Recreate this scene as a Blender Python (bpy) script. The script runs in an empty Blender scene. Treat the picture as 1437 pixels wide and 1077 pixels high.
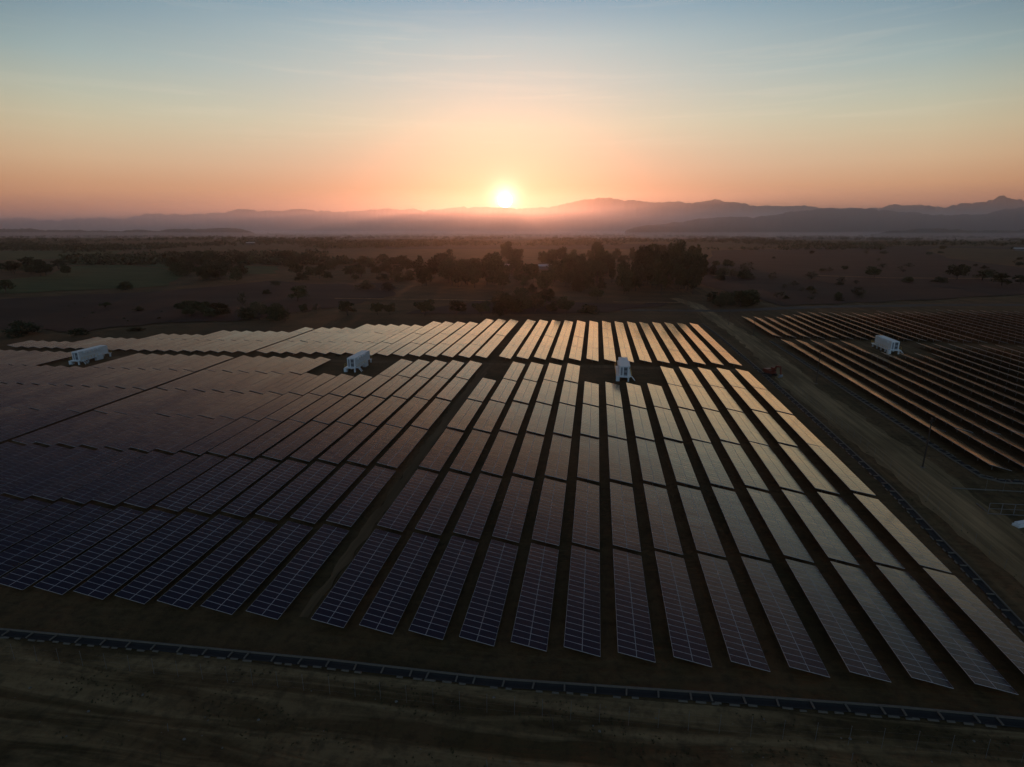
import bpy, math, random
import numpy as np
R = math.radians
sc = bpy.context.scene
COL = sc.collection
random.seed(7); rng = np.random.default_rng(7)

# ---------------------------------------------------------------- camera
CAM_Z = 43.7
FPX, YAW, PITCH = 803.48, 0.14253, math.atan((538.5 - 321.0) / 803.48)
cam = bpy.data.cameras.new('camera'); cam_o = bpy.data.objects.new('camera', cam); COL.objects.link(cam_o)
cam.sensor_width = 36.0; cam.lens = FPX / 1437.0 * 36.0
cam.clip_start = 0.5; cam.clip_end = 60000.0
cam_o.location = (0, 0, CAM_Z); cam_o.rotation_euler = (R(90) - PITCH, 0, YAW)
sc.camera = cam_o

# ---------------------------------------------------------------- view, sampling
sc.view_settings.view_transform = 'Standard'; sc.view_settings.look = 'None'
sc.view_settings.exposure = 0.0; sc.view_settings.gamma = 1.0
sc.cycles.max_bounces = 6; sc.cycles.diffuse_bounces = 2; sc.cycles.glossy_bounces = 3
sc.cycles.volume_bounces = 1; sc.cycles.transparent_max_bounces = 6
sc.cycles.sample_clamp_indirect = 4.0
sc.cycles.use_denoising = True

# ---------------------------------------------------------------- sun direction
SUN_EL = R(2.62); SUN_AZ = YAW + 0.0117          # azimuth measured from +Y towards -X
SDIR = (-math.sin(SUN_AZ) * math.cos(SUN_EL), math.cos(SUN_AZ) * math.cos(SUN_EL), math.sin(SUN_EL))

class NT:
    """small helper for writing node trees"""
    def __init__(s, tree): s.t = tree; s.n = tree.nodes; s.l = tree.links
    def add(s, typ, **kw):
        n = s.n.new(typ)
        for k, v in kw.items(): setattr(n, k, v)
        return n
    def val(s, sock, v):
        if isinstance(v, bpy.types.NodeSocket): s.l.new(v, sock)
        elif v is not None: sock.default_value = v
    def m(s, op, a, b=None, c=None, clamp=False):
        n = s.add('ShaderNodeMath', operation=op, use_clamp=clamp)
        for i, v in enumerate((a, b, c)): s.val(n.inputs[i], v)
        return n.outputs[0]
    def vm(s, op, a, b=None, scale=None):
        n = s.add('ShaderNodeVectorMath', operation=op)
        s.val(n.inputs[0], a); s.val(n.inputs[1], b)
        if scale is not None: s.val(n.inputs['Scale'], scale)
        return n.outputs['Value' if op == 'DOT_PRODUCT' else 'Vector']
    def ramp(s, f, stops, interp='LINEAR'):
        n = s.add('ShaderNodeValToRGB'); cr = n.color_ramp; cr.interpolation = interp
        while len(cr.elements) < len(stops): cr.elements.new(0.5)
        for e, (p, c) in zip(cr.elements, stops): e.position = p; e.color = (*c, 1) if len(c) == 3 else c
        s.val(n.inputs[0], f); return n.outputs[0]
    def mix(s, f, a, b, blend='MIX'):
        n = s.add('ShaderNodeMix', data_type='RGBA', blend_type=blend)
        s.val(n.inputs[0], f); s.val(n.inputs[6], a); s.val(n.inputs[7], b); return n.outputs[2]
    def noise(s, vec, scale, detail=3, rough=0.55, dist=0.0):
        n = s.add('ShaderNodeTexNoise'); s.val(n.inputs['Vector'], vec)
        n.inputs['Scale'].default_value = scale; n.inputs['Detail'].default_value = detail
        n.inputs['Roughness'].default_value = rough; n.inputs['Distortion'].default_value = dist
        return n.outputs['Fac']

def lin(r, g, b):
    f = lambda c: (c / 255 / 12.92) if c / 255 <= 0.04045 else ((c / 255 + 0.055) / 1.055) ** 2.4
    return (f(r), f(g), f(b))

# ---------------------------------------------------------------- sky (dawn)
world = bpy.data.worlds.new('World'); sc.world = world; world.use_nodes = True
w = NT(world.node_tree); w.n.clear()
tc = w.add('ShaderNodeTexCoord'); D = w.vm('NORMALIZE', tc.outputs['Generated'])
sep = w.add('ShaderNodeSeparateXYZ'); w.l.new(D, sep.inputs[0]); zc = sep.outputs[2]
elev = w.m('ARCSINE', zc)                                          # radians
ef = w.m('DIVIDE', elev, R(90), clamp=True)
e_ = lambda deg: deg / 90.0
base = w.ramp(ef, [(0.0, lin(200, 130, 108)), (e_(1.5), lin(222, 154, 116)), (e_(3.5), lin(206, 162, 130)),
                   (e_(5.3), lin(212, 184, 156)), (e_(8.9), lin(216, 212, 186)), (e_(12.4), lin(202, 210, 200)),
                   (e_(15.6), lin(184, 206, 206)), (e_(19.2), lin(128, 174, 198)), (e_(22.5), lin(158, 150, 136)),  # unseen upper sky: warm band, then dark, invented to tint the panel reflections
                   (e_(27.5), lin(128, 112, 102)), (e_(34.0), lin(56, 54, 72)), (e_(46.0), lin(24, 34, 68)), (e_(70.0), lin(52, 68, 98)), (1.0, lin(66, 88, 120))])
side = w.ramp(ef, [(0.0, lin(172, 116, 100)), (e_(1.5), lin(208, 138, 106)), (e_(3.5), lin(228, 170, 122)), (e_(5.3), lin(226, 188, 142)),
                   (e_(7.5), lin(208, 194, 156)), (e_(10.0), lin(170, 182, 166)), (e_(12.5), lin(118, 156, 164)), (e_(15.5), lin(52, 106, 138)),
                   (e_(19.4), lin(50, 92, 122)), (e_(25.0), lin(72, 84, 104)), (e_(32.0), lin(44, 54, 78)), (e_(60.0), lin(58, 80, 112)), (1.0, lin(66, 88, 120))])
back = w.m('MULTIPLY_ADD', w.vm('DOT_PRODUCT', D, (SDIR[0], SDIR[1], 0.0)), -1.0, 0.0, True)
side = w.mix(back, side, (*lin(138, 164, 186), 1))
cosg = w.vm('DOT_PRODUCT', D, SDIR)
gam = w.m('ARCCOSINE', w.m('MINIMUM', cosg, 1.0))
near = w.m('EXPONENT', w.m('MULTIPLY', w.m('POWER', w.m('DIVIDE', gam, R(38.0)), 2.0), -1.0))
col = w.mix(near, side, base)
# the sky fades away from the sun before the paler sky opposite it
fall = w.ramp(w.m('DIVIDE', gam, math.pi), [(35/180, (1, 1, 1)), (43/180, (0.90, 0.88, 0.88)), (56/180, (0.32, 0.30, 0.34)), (95/180, (0.40, 0.44, 0.52)), (130/180, (1, 1, 1))])
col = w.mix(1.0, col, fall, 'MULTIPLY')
# the Nishita sky of the same sun adds its own gradient at a low strength
nish = w.add('ShaderNodeTexSky', sky_type='NISHITA'); nish.sun_disc = False
nish.sun_elevation = SUN_EL; nish.sun_rotation = -SUN_AZ; nish.dust_density = 2.0; nish.air_density = 1.0
col = w.mix(1.0, col, w.vm('SCALE', nish.outputs[0], scale=0.002), 'ADD')
# thin cirrus streaks
mp = w.add('ShaderNodeMapping'); w.l.new(D, mp.inputs[0]); mp.inputs['Scale'].default_value = (2.2, 1.6, 44.0)
mp.inputs['Rotation'].default_value = (R(4), R(5), R(12))
cn = w.noise(mp.outputs[0], 1.6, 6, 0.62, 0.6)
cm = w.ramp(cn, [(0.52, (0, 0, 0)), (0.78, (1, 1, 1))])
win = w.ramp(ef, [(e_(5.0), (0, 0, 0)), (e_(9.0), (1, 1, 1)), (e_(15.0), (1, 1, 1)), (e_(20.0), (0.0, 0.0, 0.0))])
cmask = w.m('MULTIPLY', w.m('MULTIPLY', cm, win), w.m('MULTIPLY', near, 0.26))
col = w.mix(cmask, col, (1.0, 0.86, 0.66, 1))
# aureole and disc of the sun
def lobe(deg, amp, p=1.0):
    return w.m('MULTIPLY', w.m('EXPONENT', w.m('MULTIPLY', w.m('POWER', w.m('DIVIDE', gam, R(deg)), p), -1.0)), amp)
glow = w.vm('SCALE', (1.0, 0.80, 0.58), scale=lobe(0.62, 6.0))
glow2 = w.vm('SCALE', (1.0, 0.78, 0.58), scale=lobe(4.0, 0.03, 1.0))
disc = w.m('LESS_THAN', gam, R(0.66))
dcol = w.vm('SCALE', (1.0, 0.80, 0.50), scale=w.m('MULTIPLY', disc, 22.0))
col = w.vm('ADD', w.vm('ADD', col, glow), w.vm('ADD', glow2, dcol))
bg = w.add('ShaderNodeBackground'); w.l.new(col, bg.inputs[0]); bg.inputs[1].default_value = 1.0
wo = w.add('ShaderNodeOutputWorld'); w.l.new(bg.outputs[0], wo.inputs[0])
world.cycles.sampling_method = 'MANUAL'; world.cycles.sample_map_resolution = 2048

# ---------------------------------------------------------------- sun lamp
sl = bpy.data.lights.new('sun', 'SUN'); sl.energy = 1.9; sl.angle = R(0.6); sl.color = (1.0, 0.36, 0.16)
so = bpy.data.objects.new('sun', sl); COL.objects.link(so)
from mathutils import Vector, Matrix
so.rotation_euler = Vector(SDIR).to_track_quat('Z', 'Y').to_euler(); so.location = (0, 0, 200)

HAZE_DENSITY = 0.55e-4; HAZE_COLOR = (0.82, 0.78, 0.80); HAZE_ANISO = 0.79

# ---------------------------------------------------------------- helpers
def tag(o, label=None, cat=None, group=None, kind=None):
    if label: o['label'] = label
    if cat: o['category'] = cat
    if group: o['group'] = group
    if kind: o['kind'] = kind
    return o
def link(o, parent=None):
    COL.objects.link(o)
    if parent is not None: o.parent = parent
    return o
def empty(name, loc=(0, 0, 0), rot=(0, 0, 0)):
    o = bpy.data.objects.new(name, None); o.location = loc; o.rotation_euler = rot; o.empty_display_size = 0.5
    COL.objects.link(o); return o
def mat_new(name):
    m = bpy.data.materials.new(name); m.use_nodes = True; t = NT(m.node_tree)
    return m, t, m.node_tree.nodes['Principled BSDF']
class MB:
    """collects shapes and links them as ONE mesh object"""
    def __init__(s): s.v = []; s.f = []; s.mi = []; s.k = 0
    def mat(s, k): s.k = k; return s
    def poly(s, pts, faces=None):
        b = len(s.v); s.v += [tuple(p) for p in pts]
        for f in (faces or [tuple(range(len(pts)))]): s.f.append(tuple(b + i for i in f)); s.mi.append(s.k)
    def box(s, x0, x1, y0, y1, z0, z1, M=None):
        p = [(x, y, z) for z in (z0, z1) for y in (y0, y1) for x in (x0, x1)]
        if M is not None: p = [tuple(M @ Vector(q)) for q in p]
        s.poly(p, [(0, 2, 3, 1), (4, 5, 7, 6), (0, 1, 5, 4), (2, 6, 7, 3), (0, 4, 6, 2), (1, 3, 7, 5)]); return s
    def bar(s, a, b, w_=0.1, h=None):
        a = Vector(a); b = Vector(b); d = (b - a); L = d.length
        if L < 1e-6: return s
        q = d.to_track_quat('Z', 'Y').to_matrix().to_4x4(); q.translation = a; h = h or w_
        s.box(-w_/2, w_/2, -h/2, h/2, 0, L, q); return s
    def tube(s, pts, rad, n=6):
        pts = [Vector(p) for p in pts]; rings = []
        b = len(s.v)
        for i, p in enumerate(pts):
            d = (pts[min(i+1, len(pts)-1)] - pts[max(i-1, 0)]).normalized()
            q = d.to_track_quat('Z', 'Y').to_matrix(); r = rad[i] if hasattr(rad, '__len__') else rad
            for k in range(n):
                a = 2*math.pi*k/n; s.v.append(tuple(p + q @ Vector((r*math.cos(a), r*math.sin(a), 0))))
        for i in range(len(pts)-1):
            for k in range(n):
                s.f.append((b+i*n+k, b+i*n+(k+1) % n, b+(i+1)*n+(k+1) % n, b+(i+1)*n+k)); s.mi.append(s.k)
        s.f.append(tuple(b+k for k in reversed(range(n)))); s.f.append(tuple(b+(len(pts)-1)*n+k for k in range(n))); s.mi += [s.k, s.k]
        return s
    def mesh(s, name, mats, smooth=False):
        me = bpy.data.meshes.new(name); me.from_pydata(s.v, [], s.f)
        for m in (mats if isinstance(mats, (list, tuple)) else [mats]): me.materials.append(m)
        me.polygons.foreach_set('material_index', s.mi)
        if smooth: me.polygons.foreach_set('use_smooth', [True]*len(s.f))
        me.update(); return me
    def build(s, name, mats, parent=None, loc=(0, 0, 0), rot=(0, 0, 0), smooth=False):
        o = bpy.data.objects.new(name, s.mesh(name, mats, smooth)); o.location = loc; o.rotation_euler = rot
        return link(o, parent)
def inst(src, parent=None, loc=None, rot=None, scale=None):
    c = src.copy(); COL.objects.link(c)
    if parent is not None: c.parent = parent
    if loc is not None: c.location = loc
    if rot is not None: c.rotation_euler = rot
    if scale is not None: c.scale = scale
    return c

# ---------------------------------------------------------------- lie of the land (surveyed heights, metres)
GX = np.array([-250, -210, -170, -130, -100, -75, -50, -30, -10, 10, 30, 50, 70.]); GY = np.array([40, 60, 80, 100, 125, 150, 175, 200, 235, 270.])
GZ = np.array([[-1.1,-1.31,-1.51,-1.69,-1.88,-2.03,-2.16,-2.28,-2.47,-2.67],[-1.2,-1.31,-1.42,-1.51,-1.62,-1.72,-1.81,-1.88,-1.97,-2.02],[-1.33,-1.31,-1.3,-1.31,-1.33,-1.37,-1.45,-1.52,-1.44,-1.36],[-1.54,-1.31,-1.13,-1.03,-0.97,-0.91,-0.78,-0.81,-0.76,-0.71],[-1.77,-1.33,-0.94,-0.71,-0.62,-0.53,-0.22,-0.19,-0.23,-0.26],[-1.91,-1.41,-0.86,-0.37,-0.2,-0.12,0.13,0.19,0.14,0.07],[-1.86,-1.33,-0.8,-0.23,0.05,0.24,0.48,0.48,0.42,0.33],[-1.84,-1.39,-0.91,-0.34,0.23,0.51,0.74,0.7,0.6,0.49],[-1.65,-1.46,-1.03,-0.42,0.38,0.73,0.93,0.85,0.73,0.59],[-0.85,-0.87,-0.69,-0.12,0.64,0.91,1.06,0.99,0.83,0.67],[-0.05,-0.13,-0.07,0.47,0.94,1.1,1.2,1.09,0.9,0.7],[0.11,0.1,0.33,0.78,1.09,1.2,1.22,1.14,0.96,0.75],[0.21,0.45,0.74,1.01,1.21,1.29,1.26,1.18,1.01,0.81]])
def zsite(x, y):
    x = np.asarray(x, float); y = np.asarray(y, float)
    xc = np.clip(x, GX[0], GX[-1]); yc = np.clip(y, GY[0], GY[-1])
    i = np.clip(np.searchsorted(GX, xc) - 1, 0, len(GX)-2); j = np.clip(np.searchsorted(GY, yc) - 1, 0, len(GY)-2)
    u = (xc-GX[i])/(GX[i+1]-GX[i]); v = (yc-GY[j])/(GY[j+1]-GY[j])
    z = GZ[i, j]*(1-u)*(1-v)+GZ[i+1, j]*u*(1-v)+GZ[i, j+1]*(1-u)*v+GZ[i+1, j+1]*u*v
    out = np.hypot(np.maximum(np.maximum(GX[0]-x, x-GX[-1]), 0)/200.0, np.maximum(np.maximum(GY[0]-y, y-GY[-1]), 0)/200.0)
    return z*np.exp(-out**2)
def zf(x, y): return float(zsite(x, y))
def zland(x, y):
    f = min(max((math.hypot(x, y)-1100)/1500, 0), 1)
    return zf(x, y)+f*(2.2*math.sin(x*0.0041+1.3)*math.cos(y*0.0033)+1.6*math.sin(x*0.0093-y*0.007+0.4))-2.0*f
def G(u, v, z=0.0):
    """pixel of the 1437-wide photo -> point on the ground"""
    a = (u-718.5)/FPX; b = (v-538.5)/FPX; cp, sp = math.cos(PITCH), math.sin(PITCH)
    y = cp-b*sp; zz = -sp-b*cp; c, s = math.cos(YAW), math.sin(YAW)
    X, Y = a*c-y*s, a*s+y*c
    for _ in range(4):
        t = (z-CAM_Z)/zz; z = zf(X*t, Y*t) if abs(Y*t) < 420 else 0.0
    t = (z-CAM_Z)/zz
    return X*t, Y*t, z
def proj(x, y, z):
    c, s = math.cos(YAW), math.sin(YAW); xx = x*c+y*s; yy = -x*s+y*c; z = z-CAM_Z
    cp, sp = math.cos(PITCH), math.sin(PITCH); d = yy*cp-z*sp; u = yy*sp+z*cp
    return 718.5+FPX*xx/d, 538.5-FPX*u/d, d

# ---------------------------------------------------------------- materials
def m_simple(name, c, rough=0.7, metal=0.0, var=0.25, scale=2.0, spec=0.5):
    m, t, p = mat_new(name)
    tcx = t.add('ShaderNodeTexCoord'); n = t.noise(tcx.outputs['Object'], scale, 4)
    f = t.m('ADD', t.m('MULTIPLY', t.m('SUBTRACT', n, 0.5), var*2), 1.0)
    t.l.new(t.vm('SCALE', c, scale=f), p.inputs['Base Color'])
    p.inputs['Roughness'].default_value = rough; p.inputs['Metallic'].default_value = metal; p.inputs['Specular IOR Level'].default_value = spec
    return m
M = {}
M['white'] = m_simple('white_paint', (0.62, 0.67, 0.68), 0.45, var=0.08, scale=0.8)
M['grey'] = m_simple('grey_vent', (0.20, 0.22, 0.24), 0.6)
M['dark'] = m_simple('dark_louver', (0.06, 0.07, 0.08), 0.6)
M['yellow'] = m_simple('yellow_paint', (0.55, 0.34, 0.04), 0.5)
M['steel'] = m_simple('galvanised_steel', (0.16, 0.17, 0.17), 0.55, 0.3)
M['wood'] = m_simple('weathered_wood', (0.05, 0.035, 0.025), 0.9)
M['concrete'] = m_simple('concrete', (0.13, 0.115, 0.09), 0.9, scale=3.0)
M['liner'] = m_simple('dark_liner', (0.034, 0.032, 0.030), 0.9, scale=1.0, spec=0.15)
M['orange'] = m_simple('orange_paint', (0.13, 0.024, 0.012), 0.5)
M['track'] = m_simple('track_rubber', (0.02, 0.02, 0.02), 0.8)
M['glassdark'] = m_simple('cab_glass', (0.02, 0.025, 0.03), 0.1, var=0.05)
M['rock'] = m_simple('pale_stone', (0.14, 0.13, 0.11), 0.9)
M['roof'] = m_simple('pale_metal_roof', (0.45, 0.44, 0.42), 0.5, var=0.15, scale=0.4)
M['wall'] = m_simple('plaster_wall', (0.16, 0.13, 0.11), 0.9, scale=0.5)
M['alu'] = m_simple('module_frame', (0.56, 0.55, 0.55), 0.5, 0.1, var=0.1)
# solar glass over blue cells
def m_glass():
    m, t, p = mat_new('solar_glass')
    geo = t.add('ShaderNodeNewGeometry'); oi = t.add('ShaderNodeObjectInfo')
    n = t.noise(geo.outputs['Position'], 0.35, 3); n2 = t.noise(geo.outputs['Position'], 0.045, 2)
    base = t.ramp(geo.outputs['Random Per Island'], [(0.0, (0.001, 0.004, 0.017)), (0.6, (0.002, 0.007, 0.026)), (1.0, (0.003, 0.009, 0.030))])
    dust = t.m('MULTIPLY', t.m('ADD', n, n2), 0.006)
    t.l.new(t.mix(dust, base, (0.30, 0.22, 0.15, 1)), p.inputs['Base Color'])
    p.inputs['Roughness'].default_value = 0.6; p.inputs['Specular IOR Level'].default_value = 0.1
    r = t.m('ADD', t.m('MULTIPLY', n2, 0.06), t.m('MULTIPLY', geo.outputs['Random Per Island'], 0.04))
    g = t.add('ShaderNodeBsdfAnisotropic'); g.inputs['Color'].default_value = (1.0, 0.745, 0.51, 1); t.l.new(t.m('ADD', r, 0.13), g.inputs['Roughness'])
    lw = t.add('ShaderNodeLayerWeight'); lw.inputs['Blend'].default_value = 0.5      # dusty front glass: reflection grows towards grazing
    mx = t.add('ShaderNodeMixShader'); t.l.new(t.m('MINIMUM', t.m('MULTIPLY', t.m('POWER', lw.outputs['Facing'], 3.5), 1.85), 0.92), mx.inputs[0])
    t.l.new(p.outputs[0], mx.inputs[1]); t.l.new(g.outputs[0], mx.inputs[2])
    t.l.new(mx.outputs[0], m.node_tree.nodes['Material Output'].inputs['Surface'])
    return m
M['glass'] = m_glass()
def m_leaf(name, c1, c2):
    m, t, p = mat_new(name)
    geo = t.add('ShaderNodeNewGeometry'); oi = t.add('ShaderNodeObjectInfo')
    a = t.ramp(geo.outputs['Random Per Island'], [(0.0, c1), (1.0, c2)])
    f = t.m('ADD', t.m('MULTIPLY', oi.outputs['Random'], 0.5), 0.75)
    t.l.new(t.vm('SCALE', a, scale=f), p.inputs['Base Color']); p.inputs['Roughness'].default_value = 0.8
    p.inputs['Specular IOR Level'].default_value = 0.2
    return m
M['leaf'] = m_leaf('tree_leaves', (0.022, 0.030, 0.010), (0.052, 0.062, 0.022))
M['leafdry'] = m_leaf('dry_leaves', (0.045, 0.042, 0.018), (0.085, 0.075, 0.034))
M['bark'] = m_simple('bark', (0.045, 0.034, 0.025), 0.9)
# bare earth
def m_ground():
    m, t, p = mat_new('bare_earth')
    geo = t.add('ShaderNodeNewGeometry'); P = geo.outputs['Position']
    big = t.noise(P, 0.006, 4, 0.6); mid = t.noise(P, 0.05, 5, 0.6, 0.4); fine = t.noise(P, 0.9, 5, 0.65)
    c = t.ramp(big, [(0.30, (0.085, 0.054, 0.026)), (0.50, (0.122, 0.075, 0.034)), (0.70, (0.138, 0.082, 0.038))])
    c = t.mix(t.ramp(mid, [(0.35, (0, 0, 0)), (0.62, (1, 1, 1))]), c, (0.064, 0.047, 0.020, 1))
    st = t.add('ShaderNodeMapping'); t.l.new(P, st.inputs[0]); st.inputs['Scale'].default_value = (0.035, 0.42, 1); st.inputs['Rotation'].default_value = (0, 0, R(3))
    streak = t.noise(st.outputs[0], 1.0, 5, 0.6, 0.8)
    sy = t.add('ShaderNodeSeparateXYZ'); t.l.new(P, sy.inputs[0])
    front = t.m('ADD', t.m('MULTIPLY', t.m('LESS_THAN', sy.outputs[1], 47.5), 0.75), 0.12)
    st2 = t.add('ShaderNodeMapping'); t.l.new(P, st2.inputs[0]); st2.inputs['Scale'].default_value = (0.55, 0.02, 1)
    along = t.noise(st2.outputs[0], 1.0, 5, 0.6, 0.8)
    c = t.mix(t.m('MULTIPLY', t.ramp(along, [(0.48, (0, 0, 0)), (0.68, (1, 1, 1))]), t.m('MULTIPLY', t.m('GREATER_THAN', sy.outputs[0], 51.0), 0.6)), c, (0.18, 0.128, 0.062, 1))
    c = t.mix(t.m('MULTIPLY', t.ramp(streak, [(0.45, (0, 0, 0)), (0.70, (1, 1, 1))]), front), c, (0.27, 0.19, 0.095, 1))
    c = t.mix(t.m('MULTIPLY', t.ramp(fine, [(0.35, (1, 1, 1)), (0.55, (0, 0, 0))]), 0.45), c, (0.022, 0.018, 0.012, 1))
    t.l.new(c, p.inputs['Base Color']); p.inputs['Roughness'].default_value = 0.95; p.inputs['Specular IOR Level'].default_value = 0.1
    b = t.add('ShaderNodeBump'); b.inputs['Strength'].default_value = 0.9; b.inputs['Distance'].default_value = 0.25
    t.l.new(t.m('ADD', fine, t.m('MULTIPLY', streak, 1.5)), b.inputs['Height']); t.l.new(b.outputs[0], p.inputs['Normal'])
    return m
M['ground'] = m_ground()
def m_patch(name, c1, c2, scale=0.03, stretch=(1, 1, 1), rot=0.0, fine=0.6, ruts=0.0):
    m, t, p = mat_new(name)
    geo = t.add('ShaderNodeNewGeometry'); mp_ = t.add('ShaderNodeMapping'); t.l.new(geo.outputs['Position'], mp_.inputs[0])
    mp_.inputs['Scale'].default_value = stretch; mp_.inputs['Rotation'].default_value = (0, 0, rot)
    n = t.noise(mp_.outputs[0], scale, 5, 0.62, 0.5); n2 = t.noise(mp_.outputs[0], fine, 4)
    c = t.ramp(t.m('ADD', t.m('MULTIPLY', n, 0.75), t.m('MULTIPLY', n2, 0.25)), [(0.34, c1), (0.64, c2)])
    if ruts:
        m2 = t.add('ShaderNodeMapping'); t.l.new(geo.outputs['Position'], m2.inputs[0]); m2.inputs['Scale'].default_value = (1.1, 0.022, 1); m2.inputs['Rotation'].default_value = (0, 0, R(-1.0))
        rn = t.noise(m2.outputs[0], 1.0, 4, 0.6, 0.5)
        c = t.mix(t.m('MULTIPLY', t.ramp(rn, [(0.42, (1, 1, 1)), (0.58, (0, 0, 0))]), ruts), c, (0.040, 0.033, 0.020, 1))
    t.l.new(c, p.inputs['Base Color']); p.inputs['Roughness'].default_value = 0.95; p.inputs['Specular IOR Level'].default_value = 0.1
    return m
M['road'] = m_patch('packed_dirt', (0.15, 0.105, 0.050), (0.33, 0.23, 0.115), 0.12, (1, 0.25, 1), R(-3), 0.6, 0.45)
M['trodden'] = m_patch('trodden_earth', (0.10, 0.068, 0.034), (0.17, 0.115, 0.060), 0.12, (1, 0.25, 1), 0.0, 0.6, 0.3)
M['gravel'] = m_patch('grey_gravel', (0.055, 0.055, 0.050), (0.085, 0.082, 0.072), 0.08)
M['greenfield'] = m_patch('crop_green', (0.026, 0.044, 0.013), (0.062, 0.082, 0.030), 0.02, (1, 4, 1), 0.2)
M['drygrass'] = m_patch('dry_grass', (0.026, 0.018, 0.014), (0.050, 0.034, 0.026), 0.012, (1, 3, 1), 0.1)
M['ridge_far'] = m_patch('far_mountain', (0.022, 0.026, 0.026), (0.045, 0.047, 0.040), 0.002)
M['ridge_mid'] = m_patch('wooded_hill', (0.022, 0.028, 0.018), (0.05, 0.052, 0.035), 0.004)

# ---------------------------------------------------------------- ground sheet
def axis(lo, hi, step, far):
    a = list(np.arange(lo, hi+0.1, step)); s = step
    x = hi
    while x < far: s *= 1.28; x += s; a.append(x)
    x = lo; s = step; b = []
    while x > -far: s *= 1.28; x -= s; b.append(x)
    return np.array(sorted(b)+a)
gx = axis(-270, 270, 5, 10800); gy = axis(-60, 420, 4, 10800)
XX, YY = np.meshgrid(gx, gy, indexing='ij'); ZZ = zsite(XX, YY)
rr = np.hypot(XX, YY)
fbig = np.clip((rr-1100)/1500, 0, 1)
ZZ = ZZ + fbig*(2.2*np.sin(XX*0.0041+1.3)*np.cos(YY*0.0033)+1.6*np.sin(XX*0.0093-YY*0.007+0.4)) - 2.0*fbig
ZZ += np.where((YY < 46) & (rr < 400), 0.10*np.sin(YY*1.1+0.05*XX)+0.05*np.sin(XX*0.5+YY*0.8), 0)
nxg, nyg = len(gx), len(gy); idx = np.arange(nxg*nyg).reshape(nxg, nyg)
fa = np.stack([idx[:-1, :-1], idx[1:, :-1], idx[1:, 1:], idx[:-1, 1:]], -1).reshape(-1, 4)
me = bpy.data.meshes.new('ground'); me.from_pydata(np.stack([XX, YY, ZZ], -1).reshape(-1, 3).tolist(), [], fa.tolist())
me.materials.append(M['ground']); me.polygons.foreach_set('use_smooth', [True]*len(fa))
tag(link(bpy.data.objects.new('ground', me)), kind='structure')

def strip(name, pts, widths, mat, lift=0.02, step=3.0, jitter=0.0):
    """a ribbon of ground surface that follows the land"""
    P = []
    for (a, b, wa, wb) in zip(pts[:-1], pts[1:], widths[:-1], widths[1:]):
        n = max(1, int(math.dist(a, b)/step))
        for k in range(n): t = k/n; P.append((a[0]+(b[0]-a[0])*t, a[1]+(b[1]-a[1])*t, wa+(wb-wa)*t))
    P.append((*pts[-1], widths[-1])); b_ = MB(); rows = []
    NW = 6
    for i, (x, y, w_) in enumerate(P):
        a = P[max(0, i-1)]; c = P[min(len(P)-1, i+1)]; d = Vector((c[0]-a[0], c[1]-a[1])).normalized(); nrm = (-d.y, d.x)
        j0, j1 = random.uniform(-jitter, jitter), random.uniform(-jitter, jitter)
        r = []
        for k in range(NW+1):
            s_ = (k/NW-0.5)*w_+(j0 if k == 0 else j1 if k == NW else 0); px, py = x+nrm[0]*s_, y+nrm[1]*s_
            r.append(len(b_.v)); b_.v.append((px, py, zf(px, py)+lift))
        rows.append(r)
    for r0, r1 in zip(rows[:-1], rows[1:]):
        for k in range(NW): b_.f.append((r0[k+1], r0[k], r1[k], r1[k+1])); b_.mi.append(0)
    return tag(b_.build(name, mat, smooth=True), kind='structure')
def patch(name, img_pts, mat, lift, jit=4.0):
    """a field given by its outline seen across the plain"""
    pts = [G(u, v) for u, v in img_pts]; b_ = MB(); out = []
    for a, c in zip(pts, pts[1:]+pts[:1]):
        n = 6
        for k in range(n): t = k/n; out.append((a[0]+(c[0]-a[0])*t+random.uniform(-jit, jit), a[1]+(c[1]-a[1])*t+random.uniform(-jit, jit)))
    import bmesh
    bm = bmesh.new(); bm.faces.new([bm.verts.new((x, y, 0)) for x, y in out])
    xs = [p[0] for p in out]; ys = [p[1] for p in out]
    for ax, lo, hi in ((0, min(xs), max(xs)), (1, min(ys), max(ys))):
        q = math.ceil(lo/20)*20
        while q < hi and q < 440:
            if ax == 0 and not -440 < q < 440: q += 20; continue
            bmesh.ops.bisect_plane(bm, geom=bm.verts[:]+bm.edges[:]+bm.faces[:], plane_co=(q if ax == 0 else 0, q if ax == 1 else 0, 0), plane_no=(1-ax, ax, 0)); q += 20
    for v in bm.verts: v.co.z = zland(v.co.x, v.co.y)+lift
    me = bpy.data.meshes.new(name); bm.to_mesh(me); bm.free(); me.materials.append(mat)
    return tag(link(bpy.data.objects.new(name, me)), kind='structure')

strip('dirt_road', [(60.5, -20), (59.5, 60), (59, 77), (59, 112), (57.5, 162), (60, 200), (61.5, 240), (60.5, 270), (58.5, 345), (50, 380)], [9.5, 9.5, 9, 9.5, 9.5, 9, 8, 8, 8, 6], M['road'], 0.03, 3.0, 0.7)
strip('cross_track', [(-300, 179.5), (-100, 180.5), (45, 180.8)], [3.2, 3.2, 3.2], M['trodden'], 0.03, 4.0, 0.5)
strip('aisle', [(-33.2, 55), (-33.5, 178)], [1.2, 2.8], M['trodden'], 0.03, 2.0, 0.4)
strip('perimeter_road', [(-70, 345), (20, 318), (70, 322), (120, 345), (200, 368), (330, 392), (600, 420)], [5, 6, 8, 9, 9, 9, 9], M['gravel'], 0.05, 6.0, 0.8)

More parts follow.
